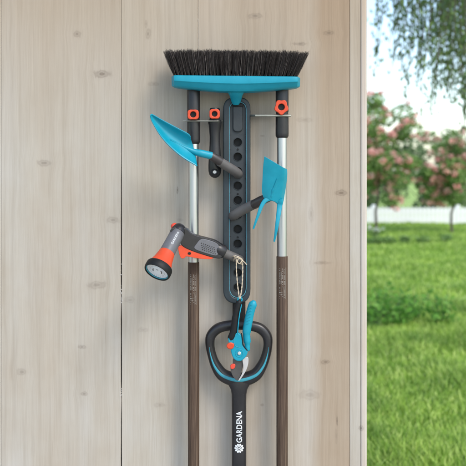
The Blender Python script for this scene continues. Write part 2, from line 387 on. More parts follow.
def make_pole(px, dy, label):
    base = P(px, 0, PD); root = thing('tool_pole', label, 'pole', (base.x, base.y, 0.03), 'long handles hanging beside the rack')
    k = S(PD)
    def V(y0, y1, prof, seg=40):
        A = P(px, y0 + dy, PD); B = P(px, y1 + dy, PD); return MB().lathe(A, B, prof, seg)
    obj('sleeve', V(78, 144, [(0, 5.6*k), (.02, 6.3*k), (.03, 6.5*k), (.60, 6.5*k), (.61, 6.15*k), (.64, 6.15*k), (.65, 6.5*k), (.93, 6.6*k), (.97, 6.5*k), (.985, 6.0*k), (1, 5.3*k)]), M['dark'], root, angle=25)
    obj('metal_tube', V(144.05, 262, [(0, 5.1*k), (1, 5.1*k)]), M['alu'], root)
    A = P(px, 262.05 + dy, PD); B = Vector((A.x, A.y, 0.035))
    wd = obj('wooden_shaft', MB().lathe(A, B, [(0, 5.3*k), (.001, 5.7*k), (1, 5.7*k)], 40), M['pole'], root)
    # faded print: columns of tiny strokes, illegible in the photo
    r = random.Random(11); mp = MB()
    def cell(u0, u1, v0, v1):       # v in px down, u in px across, wrapped on the round shaft
        R = 5.7*k + 0.00025; vs = []
        for v in (v0, v1):
            for u in (u0, u1):
                an = (u * k) / R; q = P(px, v + dy, PD)
                vs.append((q.x + R*math.sin(an), -PD - R*math.cos(an), q.z))
        o_ = len(mp.v); mp.add(vs, [(0, 1, 3, 2)])
    for col, wd_, v0, v1 in ((-3.3, 1.1, 274, 296), (-1.7, .8, 277, 290), (-.3, .8, 274, 292), (1.3, 1.5, 275, 303), (-3.2, 3.4, 297, 303)):
        v = v0
        while v < v1:       # rows of lettering that run up the shaft, too worn to read
            if wd_ > 3: cell(col, col + 3.4, v, v + .55); cell(col + r.choice((0, 1.3, 2.8)), col + 3.4 * r.uniform(.6, 1), v + .55, v + 1.3); v += 2.1; continue
            hgt = r.uniform(.5, 1.0)
            if r.random() < .9: cell(col, col + .28, v, v + hgt); cell(col + wd_ - .3, col + wd_, v + r.uniform(0, .3), v + hgt); cell(col, col + wd_, v, v + .28)
            v += hgt + r.choice((.3, .3, .35, .9))
    cell(-2.9, 2.9, 303.4, 303.8)
    cell(3.4, 3.65, 273, 304)
    obj('printed_marks', mp, M['inkgrey'], wd, smooth_=False, flip=False)
    return root
pole = make_pole(193.6, 0, 'left upright pole, black sleeve, aluminium tube and brown shaft, behind the trowel')
locking_screw(193.2, 114.6, PD + 0.0125, pole, 6.0, 5.3, 4, 0.09, math.pi/4)
def copy_tree(o, parent=None):
    c = o.copy(); COL.objects.link(c); c.parent = parent
    for ch in list(o.children):
        if not ch.name.startswith('locking_screw'): copy_tree(ch, c)
    return c
pole2 = copy_tree(pole); pole2.location.x = P(282.1, 0, PD).x; pole2.location.z += 6 * S(PD)
pole2['label'] = 'right upright pole, black sleeve, aluminium tube and brown shaft, behind the hoe head'
bpy.context.view_layer.update()
locking_screw(281.3, 107.2, PD + 0.0125, pole2, 6.6, 7.2, 5, 0.09, 0.3)

# ------------------------------------------------------------ short hand grip
hd = 0.045; q = P(214.8, 177, hd)
grip = thing('hand_grip', 'short dark plastic hand grip with orange screw hanging between left pole and rack', 'tool handle', tuple(q))
k = S(hd)
obj('handle', MB().lathe(P(214.8, 108, hd), P(214.8, 178, hd), [(0, 4.5*k), (.02, 5.2*k), (.16, 5.2*k), (.17, 6.6*k), (.215, 6.8*k), (.24, 6.2*k), (.40, 5.2*k), (.52, 5.3*k), (.68, 6.0*k), (.82, 6.5*k), (.90, 6.4*k), (.95, 5.6*k), (.98, 3.9*k), (1, 1.4*k)], 36), M['dark'], grip, angle=30)
locking_screw(214.6, 114, hd + 0.012, grip, 5.6, 5.2, 4, 0.09, math.pi/4)
mm = MB(); c = P(214.8, 172, hd)
mm.sweep([c + Vector((2.6*k*math.cos(a_), -6.15*k, 2.4*k*math.sin(a_))) for a_ in [2*math.pi*i/28 for i in range(28)]], 0.9*k, 10, closed=True)
ey = obj('eyelet', mm, M['black'], grip)
obj('eyelet_liner', MB().plate([(214.8+1.9*math.cos(a_), 172+1.7*math.sin(a_)) for a_ in [2*math.pi*i/24 for i in range(24)]], hd + 6.0*k, 0.002), M['steel'], ey)

# ------------------------------------------------------------ tool rack
q = P(236.8, 302, 0.0)
rack = thing('tool_rack', 'slate grey wall rack bar with round sockets, pegs and teal edge lines', 'tool rack', tuple(q))
def stadium(x0, x1, y0, y1, top, bot, n=16):
    """outline: arched top, tapered rounded bottom"""
    cx = (x0 + x1)/2; hw = (x1 - x0)/2; pts = []
    for i in range(n + 1):
        th = math.pi * i / n; c_, s_ = math.cos(th), math.sin(th)
        pts.append((cx - hw * math.copysign(abs(c_)**.75, c_), y0 + top - top * abs(s_)**.75))
    for i in range(n + 1):
        th = math.pi * i / n; c_, s_ = math.cos(th), math.sin(th)
        pts.append((cx + hw * math.copysign(abs(c_)**.8, c_), y1 - bot + bot * abs(s_)**.8))
    return pts
RD = 0.036
O = stadium(223.2, 250.4, 97.5, 302.5, 14, 15); I = stadium(229.6, 246.0, 102.5, 297, 9, 12)
obj('housing', MB().ring(O, I, 0.001, RD), M['rack'], rack, bevel=0.0028, segs=4)
obj('edge_line', MB().sweep([P(x, y, RD - 0.0014) for x, y in stadium(229.3, 246.3, 102.2, 297.3, 9, 12)], 0.00095, 8, closed=True), M['line'], rack)
mp = MB()
px0, px1, pd = 229.0, 246.6, RD - 0.008
def fl(x, y, d): q = P(x, y, RD); return (q.x, -d, q.z)
mp.add([fl(px0, 102, pd), fl(px1, 102, pd), fl(px1, 134.9, pd), fl(px0, 134.9, pd)], [(0, 1, 2, 3)])
holes = [142.1 + 14.55 * i for i in range(11)]
HC = 237.8
for i, hy in enumerate(holes):
    hw_l, hw_r, hh, R = HC - px0, px1 - HC, 7.275, 4.75; nn = 32; vs = []
    for d_, rad in ((pd, None), (pd, R), (pd + 0.0012, R - .25), (pd + 0.0012, R - .55), (pd - 0.017, R - .8)):
        for j in range(nn):
            th = 2*math.pi*(j + .5)/nn; c_, s_ = math.cos(th), math.sin(th)
            if rad is None:
                m_ = max(abs(c_)/1, abs(s_)/1); x_ = c_/m_; y_ = s_/m_
                vs.append(fl(HC + x_ * (hw_r if x_ > 0 else hw_l), hy + y_ * hh, d_))
            else: vs.append(fl(HC + rad*c_, hy + rad*s_, d_))
    fs = [(a_*nn+j, a_*nn+(j+1) % nn, (a_+1)*nn+(j+1) % nn, (a_+1)*nn+j) for a_ in range(4) for j in range(nn)]
    mp.add(vs, fs)
ye = holes[-1] + 7.275
mp.add([fl(px0, ye, pd), fl(px1, ye, pd), fl(px1, 299, pd), fl(px0, 299, pd)], [(0, 1, 2, 3)])
panel = obj('socket_panel', mp, M['rackin'], rack, flip=False, angle=30)
for hy in holes:
    c_ = P(HC, hy, RD); kk = S(RD)
    obj('socket', MB().lathe((c_.x, -(pd - 0.011), c_.z), (c_.x, -(pd - 0.0165), c_.z), [(0, 4.1*kk), (0.02, 4.1*kk), (1, 3.95*kk)], 28), M['black'], rack)
for hy in (194.0, 149.4, 237.3, 281):
    obj('rivet', MB().plate([(HC + 1.0*math.cos(a_), hy + 1.0*math.sin(a_)) for a_ in [2*math.pi*i/16 for i in range(16)]], pd + 0.0004, 0.0016), M['black'], rack, bevel=0.0003)
obj('top_cover', MB().plate(stadium(232.8, 242.6, 104.5, 132, 5, 5), pd + 0.002, 0.006), M['rackin'], rack, bevel=0.0022, segs=3)
obj('top_slot', MB().plate([(232, 103.2), (243.5, 103.2), (242.5, 107), (233, 107)], RD - 0.004, 0.006), M['black'], rack, bevel=0.001)
obj('hanger', MB().sweep([P(239, y, 0.022) for y in (296, 305, 315, 321, 326)], [(6.4*s, .007)]*5, 20, p=.6), M['black'], rack, angle=50)
# side wires that hold the poles
def wire(y, xa, xb, dfront, r):
    sg = 1 if xb > xa else -1
    pts = [(xa, y, .024), (xa + 3*sg, y, .040), (xa + 6*sg, y, dfront - .003), (xa + 9*sg, y, dfront), (xb - 2*sg, y, dfront), (xb, y, dfront - .004), (xb + .8*sg, y, .045), (xb, y, .024), (xb - 3*sg, y, .018), (xa + 8*sg, y, .014), (xa, y, .013)]
    sm = smooth([(p_[0], p_[1], p_[2]) for p_ in pts], 5, False)
    return MB().sweep([P(*p_) for p_ in sm], r, 12, hint=(0, 0, 1))
obj('side_wire', wire(121.0, 224, 184, PD + .0155, 0.0015), M['wire'], rack)
obj('side_wire', wire(115.6, 249.5, 289.5, PD + .0155, 0.0027), M['wire'], rack)
# three grey pegs (tool arms) set in the sockets
def peg(pts, r0, r1, name='peg'):
    path = smooth([tuple(P(*p_)) for p_ in pts], 8, False); n_ = len(path)
    rad = [(r0 + (r1 - r0) * i/(n_-1)) for i in range(n_)]
    rad[0] = rad[0]*.55; rad[1] = rad[1]*.86
    return obj(name, MB().sweep(path, rad, 28), M['peg'], rack, angle=50)
peg([(238.3, 174.3, .026), (236.5, 172.4, .044), (230, 168, .058), (219.5, 161.6, .074)], 0.0110, 0.0104)
peg([(232.6, 216.3, .026), (234.5, 215, .044), (243, 209.8, .058), (254.5, 204.0, .072)], 0.0108, 0.0108)
peg([(240, 259.8, .026), (237.2, 258.6, .046), (231, 255.8, .056), (221, 251.4, .068)], 0.0100, 0.0100)

# ------------------------------------------------------------ broom
q = P(236, 101, .03)
broom = thing('broom_head', 'wide teal broom head with dark upright bristles atop the rack', 'broom', tuple(q))
BD = 0.062; kb = S(BD)
def broom_body():
    mbb = MB(); st = []; nS = 44; seg = 16
    for i in range(nS + 1):
        u = i / nS; x = 172.0 + (299.6 - 172.0) * u; y0 = 76.4 + 1.4 * u
        c_ = abs(x - 236) / 64
        yb = 92.6 - 5.2 * c_ ** 1.6 + .6 * u
        e = min(1, math.sqrt(max(0.0, 1 - ((abs(2*u - 1) - .93)/.07) ** 2)) if abs(2*u - 1) > .93 else 1)
        e = max(e, .42); st.append((x, y0, yb, e))
    vs = []
    for (x, y0, yb, e) in st:
        h = yb - y0; w_ = .030 * e
        yy0 = y0 + (1 - e) * 1.0; yy1 = yb - (1 - e) * 2.0; h = yy1 - yy0
        prof = [(-.9, 0), (-1, .04), (-1.04, .28), (-1.02, .50), (-.92, .58), (-.78, .80), (-.62, .95), (-.45, 1), (.45, 1), (.62, .95), (.78, .80), (.92, .58), (1.02, .50), (1.04, .28), (1, .04), (.9, 0)]
        for a_, b_ in prof:
            q_ = P(x, yy0 + h * b_, BD); vs.append((q_.x, -(BD - w_ * a_), q_.z))
    fs = [tuple(range(seg)), tuple((nS)*seg + k_ for k_ in range(seg-1, -1, -1))]
    for i in range(nS):
        for k_ in range(seg): fs.append((i*seg+k_, i*seg+(k_+1) % seg, (i+1)*seg+(k_+1) % seg, (i+1)*seg+k_))
    mbb.add(vs, fs); return mbb
obj('block', broom_body(), M['teal'], broom, bevel=0.001, angle=28)
obj('socket_stem', MB().sweep([P(236, y, d_) for y, d_ in ((86, BD), (91, BD), (94, .056), (97, .048), (101.5, .043), (104, .040))],
    [(11*s, .012), (9*s, .013), (6.6*s, .0115), (5.9*s, .0105), (4.6*s, .0085), (3.2*s, .006)], 24, p=.85), M['teal'], broom)
def bristles():
    r = random.Random(21); vs = []; fs = []
    rows = [(-.021, 34), (-.010, 33), (.002, 34), (.013, 33), (.022, 34)]
    for ri, (dd, nt_) in enumerate(rows):
        for ti in range(nt_):
            u = (ti + .5 + (.25 if ri % 2 else -.2)) / nt_; u = min(.992, max(.008, u))
            bx = 174.5 + (296.5 - 174.5) * u; lean = (u - .5) * 2
            edge = abs(lean) ** 3
            tx = 236.5 + lean * 66 + math.copysign(edge * 5.5, lean) + r.uniform(-.9, .9)
            ty = 51.5 + 1.8 * u + 1.2 * edge + r.uniform(-.7, .9)
            td = dd * 1.45 + r.uniform(-.002, .002)
            for h in range(58):
                a_ = r.uniform(0, 6.283); rr_ = math.sqrt(r.random())
                b0 = P(bx + 1.0 * rr_ * math.cos(a_), 77 + 1.3*u, BD) + Vector((0, -dd - .0028 * rr_ * math.sin(a_), 0))
                sp_ = 2.7; ly = ty + r.gauss(0, .75) + (r.random() < .05) * r.uniform(-1.5, 2)
                t0 = P(tx + sp_ * rr_ * math.cos(a_) + r.gauss(0, .5), ly, BD) + Vector((0, -td - .006 * rr_ * math.sin(a_) + r.gauss(0, .0012), 0))
                bend = Vector((r.gauss(0, .0009), r.gauss(0, .0009), 0)); wav = r.uniform(0, 6.28)
                o_ = len(vs); ns = 4; wv = r.uniform(.00022, .00036)
                for j in range(ns + 1):
                    f = j / ns; q_ = b0.lerp(t0, f) + bend * math.sin(math.pi * f) * 1.6 + Vector((.0004*math.sin(wav + 9*f), 0, 0))
                    w_ = wv * (1 - .45 * f)
                    for k_ in range(3):
                        th = wav + 2.094 * k_; vs.append((q_.x + w_*math.cos(th), q_.y + w_*math.sin(th), q_.z))
                for j in range(ns):
                    for k_ in range(3): fs.append((o_+3*j+k_, o_+3*j+(k_+1) % 3, o_+3*j+3+(k_+1) % 3, o_+3*j+3+k_))
                fs.append((o_+3*ns, o_+3*ns+1, o_+3*ns+2))
    m_ = MB(); m_.v = [Vector(v_) for v_ in vs]; m_.f = fs; return m_
mbr, t, bb = new_mat('bristle_hair'); g = N(t, 'ShaderNodeNewGeometry')
t.links.new(ramp(t, g.outputs['Random Per Island'], [(0, (.009, .007, .006)), (.6, (.024, .018, .016)), (.9, (.06, .048, .043)), (1, (.22, .19, .17))]), bb.inputs['Base Color'])
bb.inputs['Roughness'].default_value = .5; bb.inputs['Specular IOR Level'].default_value = .3
br = obj('bristles', bristles(), mbr, broom, smooth_=False, flip=False); br['kind'] = 'stuff'

# ------------------------------------------------------------ hand trowel
q = P(211, 155, .08)
trowel = thing('hand_trowel', 'teal pointed scoop trowel head on the upper left peg', 'trowel', tuple(q))
U = smooth([(150.4, 115.6), (151.6, 114.2), (155, 115.8), (165, 121.4), (177, 127.8), (188.4, 134.0), (190.4, 137.6)], 7, False)
L_ = smooth([(150.4, 115.6), (150.8, 118.2), (153.0, 123.4), (160, 135.2), (168.5, 145.2), (181.5, 156.6), (197.2, 166.2)], 7, False)
nU = len(U) - 1; nv = 16; vs = []; fs = []
for i in range(nU + 1):
    f = i / nU
    for j in range(nv + 1):
        v_ = j / nv; x = U[i][0]*(1-v_) + L_[i][0]*v_; y = U[i][1]*(1-v_) + L_[i][1]*v_
        wdt = math.hypot(U[i][0]-L_[i][0], U[i][1]-L_[i][1]) / 30
        # shoulder edge bows back toward the socket
        x += .6 * math.sin(math.pi * v_) * max(0, f - .80) / .20
        c_ = math.sin(math.pi * min(1, v_ * .95 + .02)) ** .8
        d_ = .118 + .020 * (1 - f) - .030 * wdt * c_ + .012 * (v_ - .5) * wdt
        vs.append(P(x, y, d_))
for i in range(nU):
    for j in range(nv): a_ = i*(nv+1)+j; fs.append((a_, a_+1, a_+nv+2, a_+nv+1))
obj('blade', MB().add(vs, fs), M['teal_metal'], trowel, solid=.0018, angle=80)
pts = [(170, 139.5, .112), (178, 143.8, .1015), (187, 148.6, .095), (195, 152.0, .092), (202, 153.6, .090), (211.5, 155.8, .084)]
sm = smooth(pts, 5, False); n_ = len(sm)
obj('neck', MB().sweep([P(*p_) for p_ in sm], [(.0015 + .0068*min(1, (i/(n_-1))*1.3)) for i in range(n_)], 20), M['teal'], trowel)
obj('collar', MB().sweep([P(*p_) for p_ in ((209.8, 155.2, .0845), (211, 155.8, .083), (216, 158.8, .079), (221, 161.8, .0745))], [.0080, .0092, .0098, .0098], 24), M['brown'], trowel, angle=50)

# ------------------------------------------------------------ hoe head
q = P(268, 200, .08)
hoe = thing('double_hoe', 'teal combination hoe with square blade above and two prongs below', 'hoe', tuple(q))
hdpt = lambda x, y: .105 - .0006 * (x - 264) + .0010 * (200 - y)
EL = smooth([(264.4, 156.4), (263.2, 166), (262.5, 178), (262.0, 188), (262.6, 194.6), (265.0, 198.6), (269.8, 200.6)], 5, False)
ER = smooth([(286.6, 169.4), (286.8, 175), (285.8, 184), (284.4, 193), (283.0, 201), (281.6, 205.0), (278.4, 205.2)], 5, False)
nb, mbd = len(EL), 18; vs = []; fs = []
for i in range(nb):
    f = i / (nb - 1)
    for j in range(mbd + 1):
        u = j / mbd; x = EL[i][0]*(1-u) + ER[i][0]*u; y = EL[i][1]*(1-u) + ER[i][1]*u
        fold = -.012 * max(0, (u - .86) / .14) + .005 * math.sin(math.pi * min(1, u/.86)) * (.5 + .5*f)
        if f > .6: y -= 2.2 * math.sin(math.pi * u) * (f - .6) / .4      # arched between the prongs
        vs.append(P(x, y, .112 - .0004 * (x - 264) + .0009 * (200 - y) + fold))
for i in range(nb - 1):
    for j in range(mbd): q_ = i*(mbd+1)+j; fs.append((q_, q_+1, q_+mbd+2, q_+mbd+1))
obj('blade', MB().add(vs, fs), M['teal_metal'], hoe, solid=.0026, bevel=.0006, angle=45)
def tine(pts, w0, w1):
    sm = smooth(pts, 6, False); n_ = len(sm)
    return MB().sweep([P(*p_) for p_ in sm], [((w0 + (w1-w0)*(i/(n_-1))**1.3)*s, .0030 - .0016*(i/(n_-1))) for i in range(n_)], 16, p=.7)
obj('prong', tine([(275.0, 199.0, .109), (270.0, 198.4, .112), (265.0, 200.8, .115), (261.4, 206.4, .117), (258.6, 214, .119), (255.8, 221.6, .119), (253.4, 228.8, .116)], 2.5, .8), M['teal_metal'], hoe, angle=60)
obj('prong', tine([(279.4, 199.5, .1065), (280.2, 202.0, .105), (279.6, 206, .104), (278.3, 216, .110), (276.8, 226, .112), (275.6, 234, .110), (274.2, 241.5, .106)], 3.0, .8), M['teal_metal'], hoe, angle=60)
obj('rib', MB().sweep([P(*p_) for p_ in smooth([(271.0, 198.5, .1135), (271.6, 194.5, .1185), (273.6, 188, .125), (277.5, 178.5, .1325)], 5, False)], [(.0034, .0022)]*5 + [(.0026, .0016)]*5 + [(.001, .0006)]*6, 14), M['teal_metal'], hoe, angle=60)
obj('collar', MB().sweep([P(*p_) for p_ in ((253.0, 205.2, .071), (254, 204.6, .073), (261, 200.6, .085), (268, 197.6, .096), (271.5, 196.6, .100))], [.0092, .0106, .0104, .0098, .008], 24), M['brown'], hoe, angle=50)

# ------------------------------------------------------------ spray gun
q = P(221, 251, .068)
gun = thing('spray_gun', 'grey and orange garden spray gun with round shower face pointing down left', 'spray gun', tuple(q))
A = P(179.3, 229.5, .098); B = P(156.6, 272.6, .168); k = S(.125)
def ax(prof, mat, name, par=gun, bev=0, seg=44, angle=30): return obj(name, MB().lathe(A, B, prof, seg), mat, par, bevel=bev, angle=angle)
barrel = ax([(.05, 7.0*k), (.06, 7.3*k), (.30, 7.5*k), (.52, 7.8*k), (.545, 7.6*k)], M['grey'], 'barrel')
ax([(-.08, 4.6*k), (-.06, 5.8*k), (-.02, 6.9*k), (.03, 7.5*k), (.075, 7.6*k), (.08, 7.3*k)], M['dark'], 'head_cap')
ax([(.545, 7.4*k), (.55, 8.0*k), (.60, 8.4*k), (.72, 9.6*k), (.80, 11.0*k), (.86, 12.0*k), (.875, 12.2*k)], M['orange'], 'spray_cone')
rg = ax([(.855, 11.8*k), (.86, 13.1*k), (.88, 13.6*k), (.955, 13.7*k), (.985, 13.4*k), (1.0, 13.0*k), (1.0, 12.2*k), (.975, 11.8*k), (.95, 11.6*k)], M['black'], 'face_ring')
ax([(.90, 11.8*k), (.955, 11.8*k), (.965, 11.1*k), (.955, 6.5*k), (.966, 6.1*k), (.97, .5*k)], M['face'], 'spray_face', rg)
# teal ring seam and the water holes / openings of the face
t_ = (B - A).normalized(); h_ = Vector((0, -1, 0)); h_ = (h_ - t_ * h_.dot(t_)).normalized(); e_ = t_.cross(h_)
def onface(r_, th, lift=0): return A + (B - A) * .967 + t_ * lift + e_ * (r_ * math.cos(th)) + h_ * (r_ * math.sin(th))
obj('face_seal', MB().sweep([onface(11.55*k, 2*math.pi*i/48, .0012) for i in range(48)], .0011, 8, hint=tuple(t_), closed=True), M['teal_dim'], rg)
mmh = MB()
for rr_, cnt in ((9.1, 26), (7.7, 22)):
    for i in range(cnt):
        th = 2*math.pi*i/cnt; c_ = onface(rr_*k, th, -.0004); o_ = len(mmh.v)
        mmh.add([c_ + e_*(.0006*math.cos(a_)) + h_*(.0006*math.sin(a_)) for a_ in [2*math.pi*j/8 for j in range(8)]], [tuple(range(8))])
for th0, th1, r0_, r1_ in ((2.2, 3.3, 4.2, 5.2), (-.7, .3, 4.2, 5.2), (.9, 1.7, 2.3, 3.0)):
    nn = 10; vs = [onface(r_*k, th0 + (th1-th0)*j/nn, .0007) for r_ in (r0_, r1_) for j in range(nn+1)]
    mmh.add(vs, [(j, j+1, nn+2+j, nn+1+j) for j in range(nn)])
hl = obj('face_openings', mmh, M['gunmetal'], rg, smooth_=False, flip=False)
obj('cap', MB().lathe(P(176.6, 231, .10), P(173.2, 224.0, .092), [(0, 3.6*k), (.3, 3.8*k), (.75, 3.6*k), (.92, 3.0*k), (1, 1.8*k)], 24), M['red'], gun)
hf = lambda x, y: .098 - .00072 * (x - 178)
HO = smooth([(170.6, 231.0), (172.2, 228.0), (177, 226.6), (182, 227.0), (187, 228.4), (191, 232.2), (197, 235.0), (208, 237.8), (216.5, 240.6), (222.6, 245.6), (223.6, 251.2), (221.4, 257.2), (216, 257.6), (205, 254.6), (193, 250.6), (184, 246.4), (180.5, 242), (179, 236), (175, 233.4)], 4)
obj('handle_body', MB().plate(HO, hf, .030), M['dark'], gun, bevel=.0065, segs=5, angle=60)
GP = smooth([(200.6, 239.4), (205, 239.0), (215.4, 242.4), (219.0, 246.4), (218.2, 253.2), (215.6, 255.6), (206, 253.2), (194.6, 248.8), (196.4, 243.8)], 4)
gp = obj('grip_panel', MB().plate(GP, lambda x, y: hf(x, y) + .0135, .005), M['grey'], gun, bevel=.0012, segs=3, angle=60)
mg = MB()
for i in range(7):
    for j in range(4):
        x_ = 201.5 + i*2.1 + j*.4; y_ = 243.2 + i*.72 + j*2.1
        if x_ < 216.2: mg.plate([(x_-.6, y_), (x_, y_-.6), (x_+.6, y_), (x_, y_+.6)], lambda x, y: hf(x, y) + .0163, .0010)
obj('grip_studs', mg, M['dark'], gp, smooth_=False)
GS = smooth([(182, 234), (188, 232.6), (197, 239), (193.5, 246), (187, 243)], 4)
TR = smooth([(178.4, 247.6), (180, 245.4), (186, 245.0), (193, 248.4), (203, 252.4), (212.6, 256.0), (213.6, 257.6), (210, 258.8), (200, 258.2), (191.5, 256.8), (186.4, 256.0), (184.6, 257.6), (181.6, 257.8), (179.6, 254.0)], 4)
tr = obj('trigger', MB().plate(TR, lambda x, y: hf(x, y) + .0035, .020), M['orange'], gun, bevel=.0028, segs=4, angle=60)
obj('trigger_hole', MB().plate([(189.5+1.7*math.cos(a_), 253.4+1.3*math.sin(a_)) for a_ in [2*math.pi*i/18 for i in range(18)]], lambda x, y: hf(x, y) + .0135, .0012), M['black'], tr)
obj('end_collar', MB().sweep([P(*p_) for p_ in ((215.5, 248.4, .0715), (217.5, 249.4, .071), (222.5, 251.6, .068), (224.5, 252.6, .067))], [.0145, .0162, .0160, .0135], 28), M['dark'], gun, angle=40)
# lettering wrapped on the barrel
bl = (B - A).length
def onbarrel(u, v):
    f = .42 - .29*u; r_ = 7.72*k; hgt = 2.2*k; an = math.pi/2 + .05 - (v - .5) * hgt / r_
    return A + (B-A)*f + e_*(r_*math.cos(an)) + h_*(r_*math.sin(an))
obj('lettering', text_mb('GARDENA', onbarrel, .004, 1.08), M['ink'], barrel, smooth_=False, flip=False)

# ------------------------------------------------------------ edging spade with D grip
q = P(239, 388, .035); base = Vector((P(239, 400, .035).x, -.035, .03))
spade = thing('spade', 'black D grip spade handle with teal inlay and white lettering below the rack', 'spade', tuple(base))
SD = .038
out = [(239, 320.2), (226, 320.9), (214.5, 324.6), (206.8, 333), (205.4, 343), (207.6, 356), (212.6, 369.6), (221.5, 381.6), (239, 387), (256.5, 381.6), (265.4, 369.6), (270.6, 356), (272.4, 343), (271.0, 333), (263.5, 324.6), (252, 320.9)]
inn = [(239, 329.8), (228.6, 330.6), (221, 332.6), (215.4, 338), (214.4, 345), (216.2, 353.6), (219.4, 361.6), (226.2, 369.6), (239, 372.6), (251.8, 369.6), (258.4, 361.6), (261.6, 353.6), (263.6, 345), (262.4, 338), (257, 332.6), (249.4, 330.6)]
so = smooth(out, 6); si = smooth(inn, 6)
path = [P((a_[0]+b_[0])/2, (a_[1]+b_[1])/2, SD) for a_, b_ in zip(so, si)]
rad = [(math.hypot(a_[0]-b_[0], a_[1]-b_[1])/2*S(SD), .0115) for a_, b_ in zip(so, si)]
dg = obj('d_grip', MB().sweep(path, rad, 28, closed=True, p=.9), M['dark'], spade)
inl = smooth([(209.4, 347), (210.8, 356), (215.0, 367), (223.2, 376.0), (239, 380.4), (254.8, 376.0), (263, 367), (267.2, 356), (268.6, 347)], 8, False)
n_ = len(inl)
obj('inlay', MB().sweep([P(x, y, SD + .0104 + .0006*math.sin(math.pi*i/(n_-1))) for i, (x, y) in enumerate(inl)], [(.0004 + .0034*math.sin(math.pi*i/(n_-1))**1.2, .0016) for i in range(n_)], 12), M['teal_dim'], dg)
obj('shaft', MB().sweep([P(239, y, SD) for y in (376, 381, 385, 389, 394, 402, 500, 640)] + [Vector((P(239, 0, SD).x, -SD, .03))],
    [(15*s, .0095), (13*s, .0115), (10.4*s, .0125), (8.2*s, .0130), (7.3*s, .0132), (7.2*s, .0132), (7.2*s, .0132), (7.2*s, .0132), (7.2*s, .0132)], 32, p=.85), M['dark'], spade, angle=60)
def shaft_front(x_px, y_px):
    a_ = min(.98, abs((x_px - 239.0) / 7.2)); h = (1 - a_ ** (2/.85)) ** (.85/2) * .0132
    q_ = P(x_px, y_px, SD + .0132); return Vector((q_.x, -(SD + h + .0006), q_.z))
obj('lettering', text_mb('GARDENA', lambda u, v: shaft_front(241.9 - 5.6*v, 442.6 - 31.4*u) , .022, 1.02), M['ink'], spade, smooth_=False, flip=False)
me_ = MB()      # round emblem: pale disc with petals round a ring
def sub(mbx, f, n):  # filled polygon
    mbx.add([shaft_front(*f(i)) for i in range(n)], [tuple(range(n))])
cx, cy = 239.1, 448.2
for i in range(10):
    th = 2*math.pi*i/10; ux, uy = math.cos(th), math.sin(th)
    pts = []
    for j in range(10):
        a_ = 2*math.pi*j/10; lx = 3.5 + 1.25*math.cos(a_); ly = 1.0*math.sin(a_); pts.append((cx + ux*lx - uy*ly, cy + uy*lx + ux*ly))
    me_.add([shaft_front(*p_) for p_ in pts], [tuple(range(10))])
for r0_, r1_ in ((.0, .75), (1.45, 2.1)):
    nn = 24; vs = [shaft_front(cx + r_*math.cos(2*math.pi*j/nn), cy + r_*math.sin(2*math.pi*j/nn)) for r_ in (r0_, r1_) for j in range(nn)]
    me_.add(vs, [(j, (j+1) % nn, nn+(j+1) % nn, nn+j) for j in range(nn)])
obj('emblem', me_, M['ink'], spade, smooth_=False, flip=False)

# ------------------------------------------------------------ secateurs and their string
q = P(239, 353, .07)
sec = thing('secateurs', 'teal and black secateurs with orange catch hanging on twine before the D grip', 'secateurs', tuple(q))
cd = .074
bd = smooth([(228.2, 338.2), (231, 335.0), (236.4, 332.4), (241.0, 334.4), (242.0, 340), (242.8, 345.5), (247.2, 350.2), (247.0, 354), (244.6, 357.6), (240.6, 360.6), (235.6, 359.8), (232.2, 355.4), (230.4, 348), (229, 343)], 3)
body = obj('body', MB().plate(bd, cd, .012), M['teal'], sec, bevel=.0018, segs=3, angle=60)
obj('upper_handle', MB().sweep([P(*p_) for p_ in smooth([(247.4, 351, cd-.004), (247.2, 342, cd-.004), (246.6, 332, cd-.003), (248.6, 320, cd-.002), (251.2, 309, cd-.001), (254.4, 300.6, cd)], 6, False)],
    [(1.6*s, .004)] + [(2.6*s, .0052)]*5 + [(3.5*s, .0068)]*6 + [(4.1*s, .0076)]*8 + [(4.0*s, .0074)]*8 + [(3.2*s, .006), (2.3*s, .0042), (1.2*s, .002)], 22), M['teal'], sec, angle=60)
lh = obj('lower_handle', MB().sweep([P(*p_) for p_ in smooth([(229.8, 340.6, cd), (233.2, 333.5, cd), (234.6, 325, cd), (236.0, 314, cd), (238.4, 305, cd), (240.0, 300, cd)], 6, False)],
    [(1.2*s, .004), (2.6*s, .006), (3.4*s, .007)] + [(3.6*s, .0078)]*6 + [(3.4*s, .0078)]*8 + [(3.2*s, .007)]*8 + [(3.0*s, .0066)]*3 + [(2.2*s, .005), (1.6*s, .004), (1.2*s, .003)], 22), M['black'], sec, angle=60)
obj('handle_trim', MB().sweep([P(*p_) for p_ in smooth([(237.6, 334, cd+.006), (238.2, 325, cd+.006), (239.6, 314, cd+.0062), (241.6, 304.4, cd+.0058)], 8, False)], [.0012]*25, 10), M['teal_metal'], lh)
obj('loop', MB().sweep([P(239.9 + 2.1*math.cos(a_), 299.6 + 1.9*math.sin(a_), cd) for a_ in [2*math.pi*i/20 for i in range(20)]], .0017, 10, closed=True), M['teal'], sec)
obj('gap_line', MB().sweep([P(*p_) for p_ in smooth([(241.4, 333, cd+.0062), (242.6, 340, cd+.0064), (243.2, 345, cd+.0064), (247.4, 350.6, cd+.006)], 6, False)], [(.0012, .0008)]*19, 8), M['black'], sec)
obj('counter_blade', MB().plate(smooth([(233.6, 358), (243.0, 359.5), (243.2, 365), (241.6, 371), (239.0, 379.2), (236.6, 380.2), (233.2, 376.6), (231.0, 371.6), (230.6, 367.4), (232.8, 365)], 3), cd - .004, .004), M['gunmetal'], sec, bevel=.0008, angle=60)
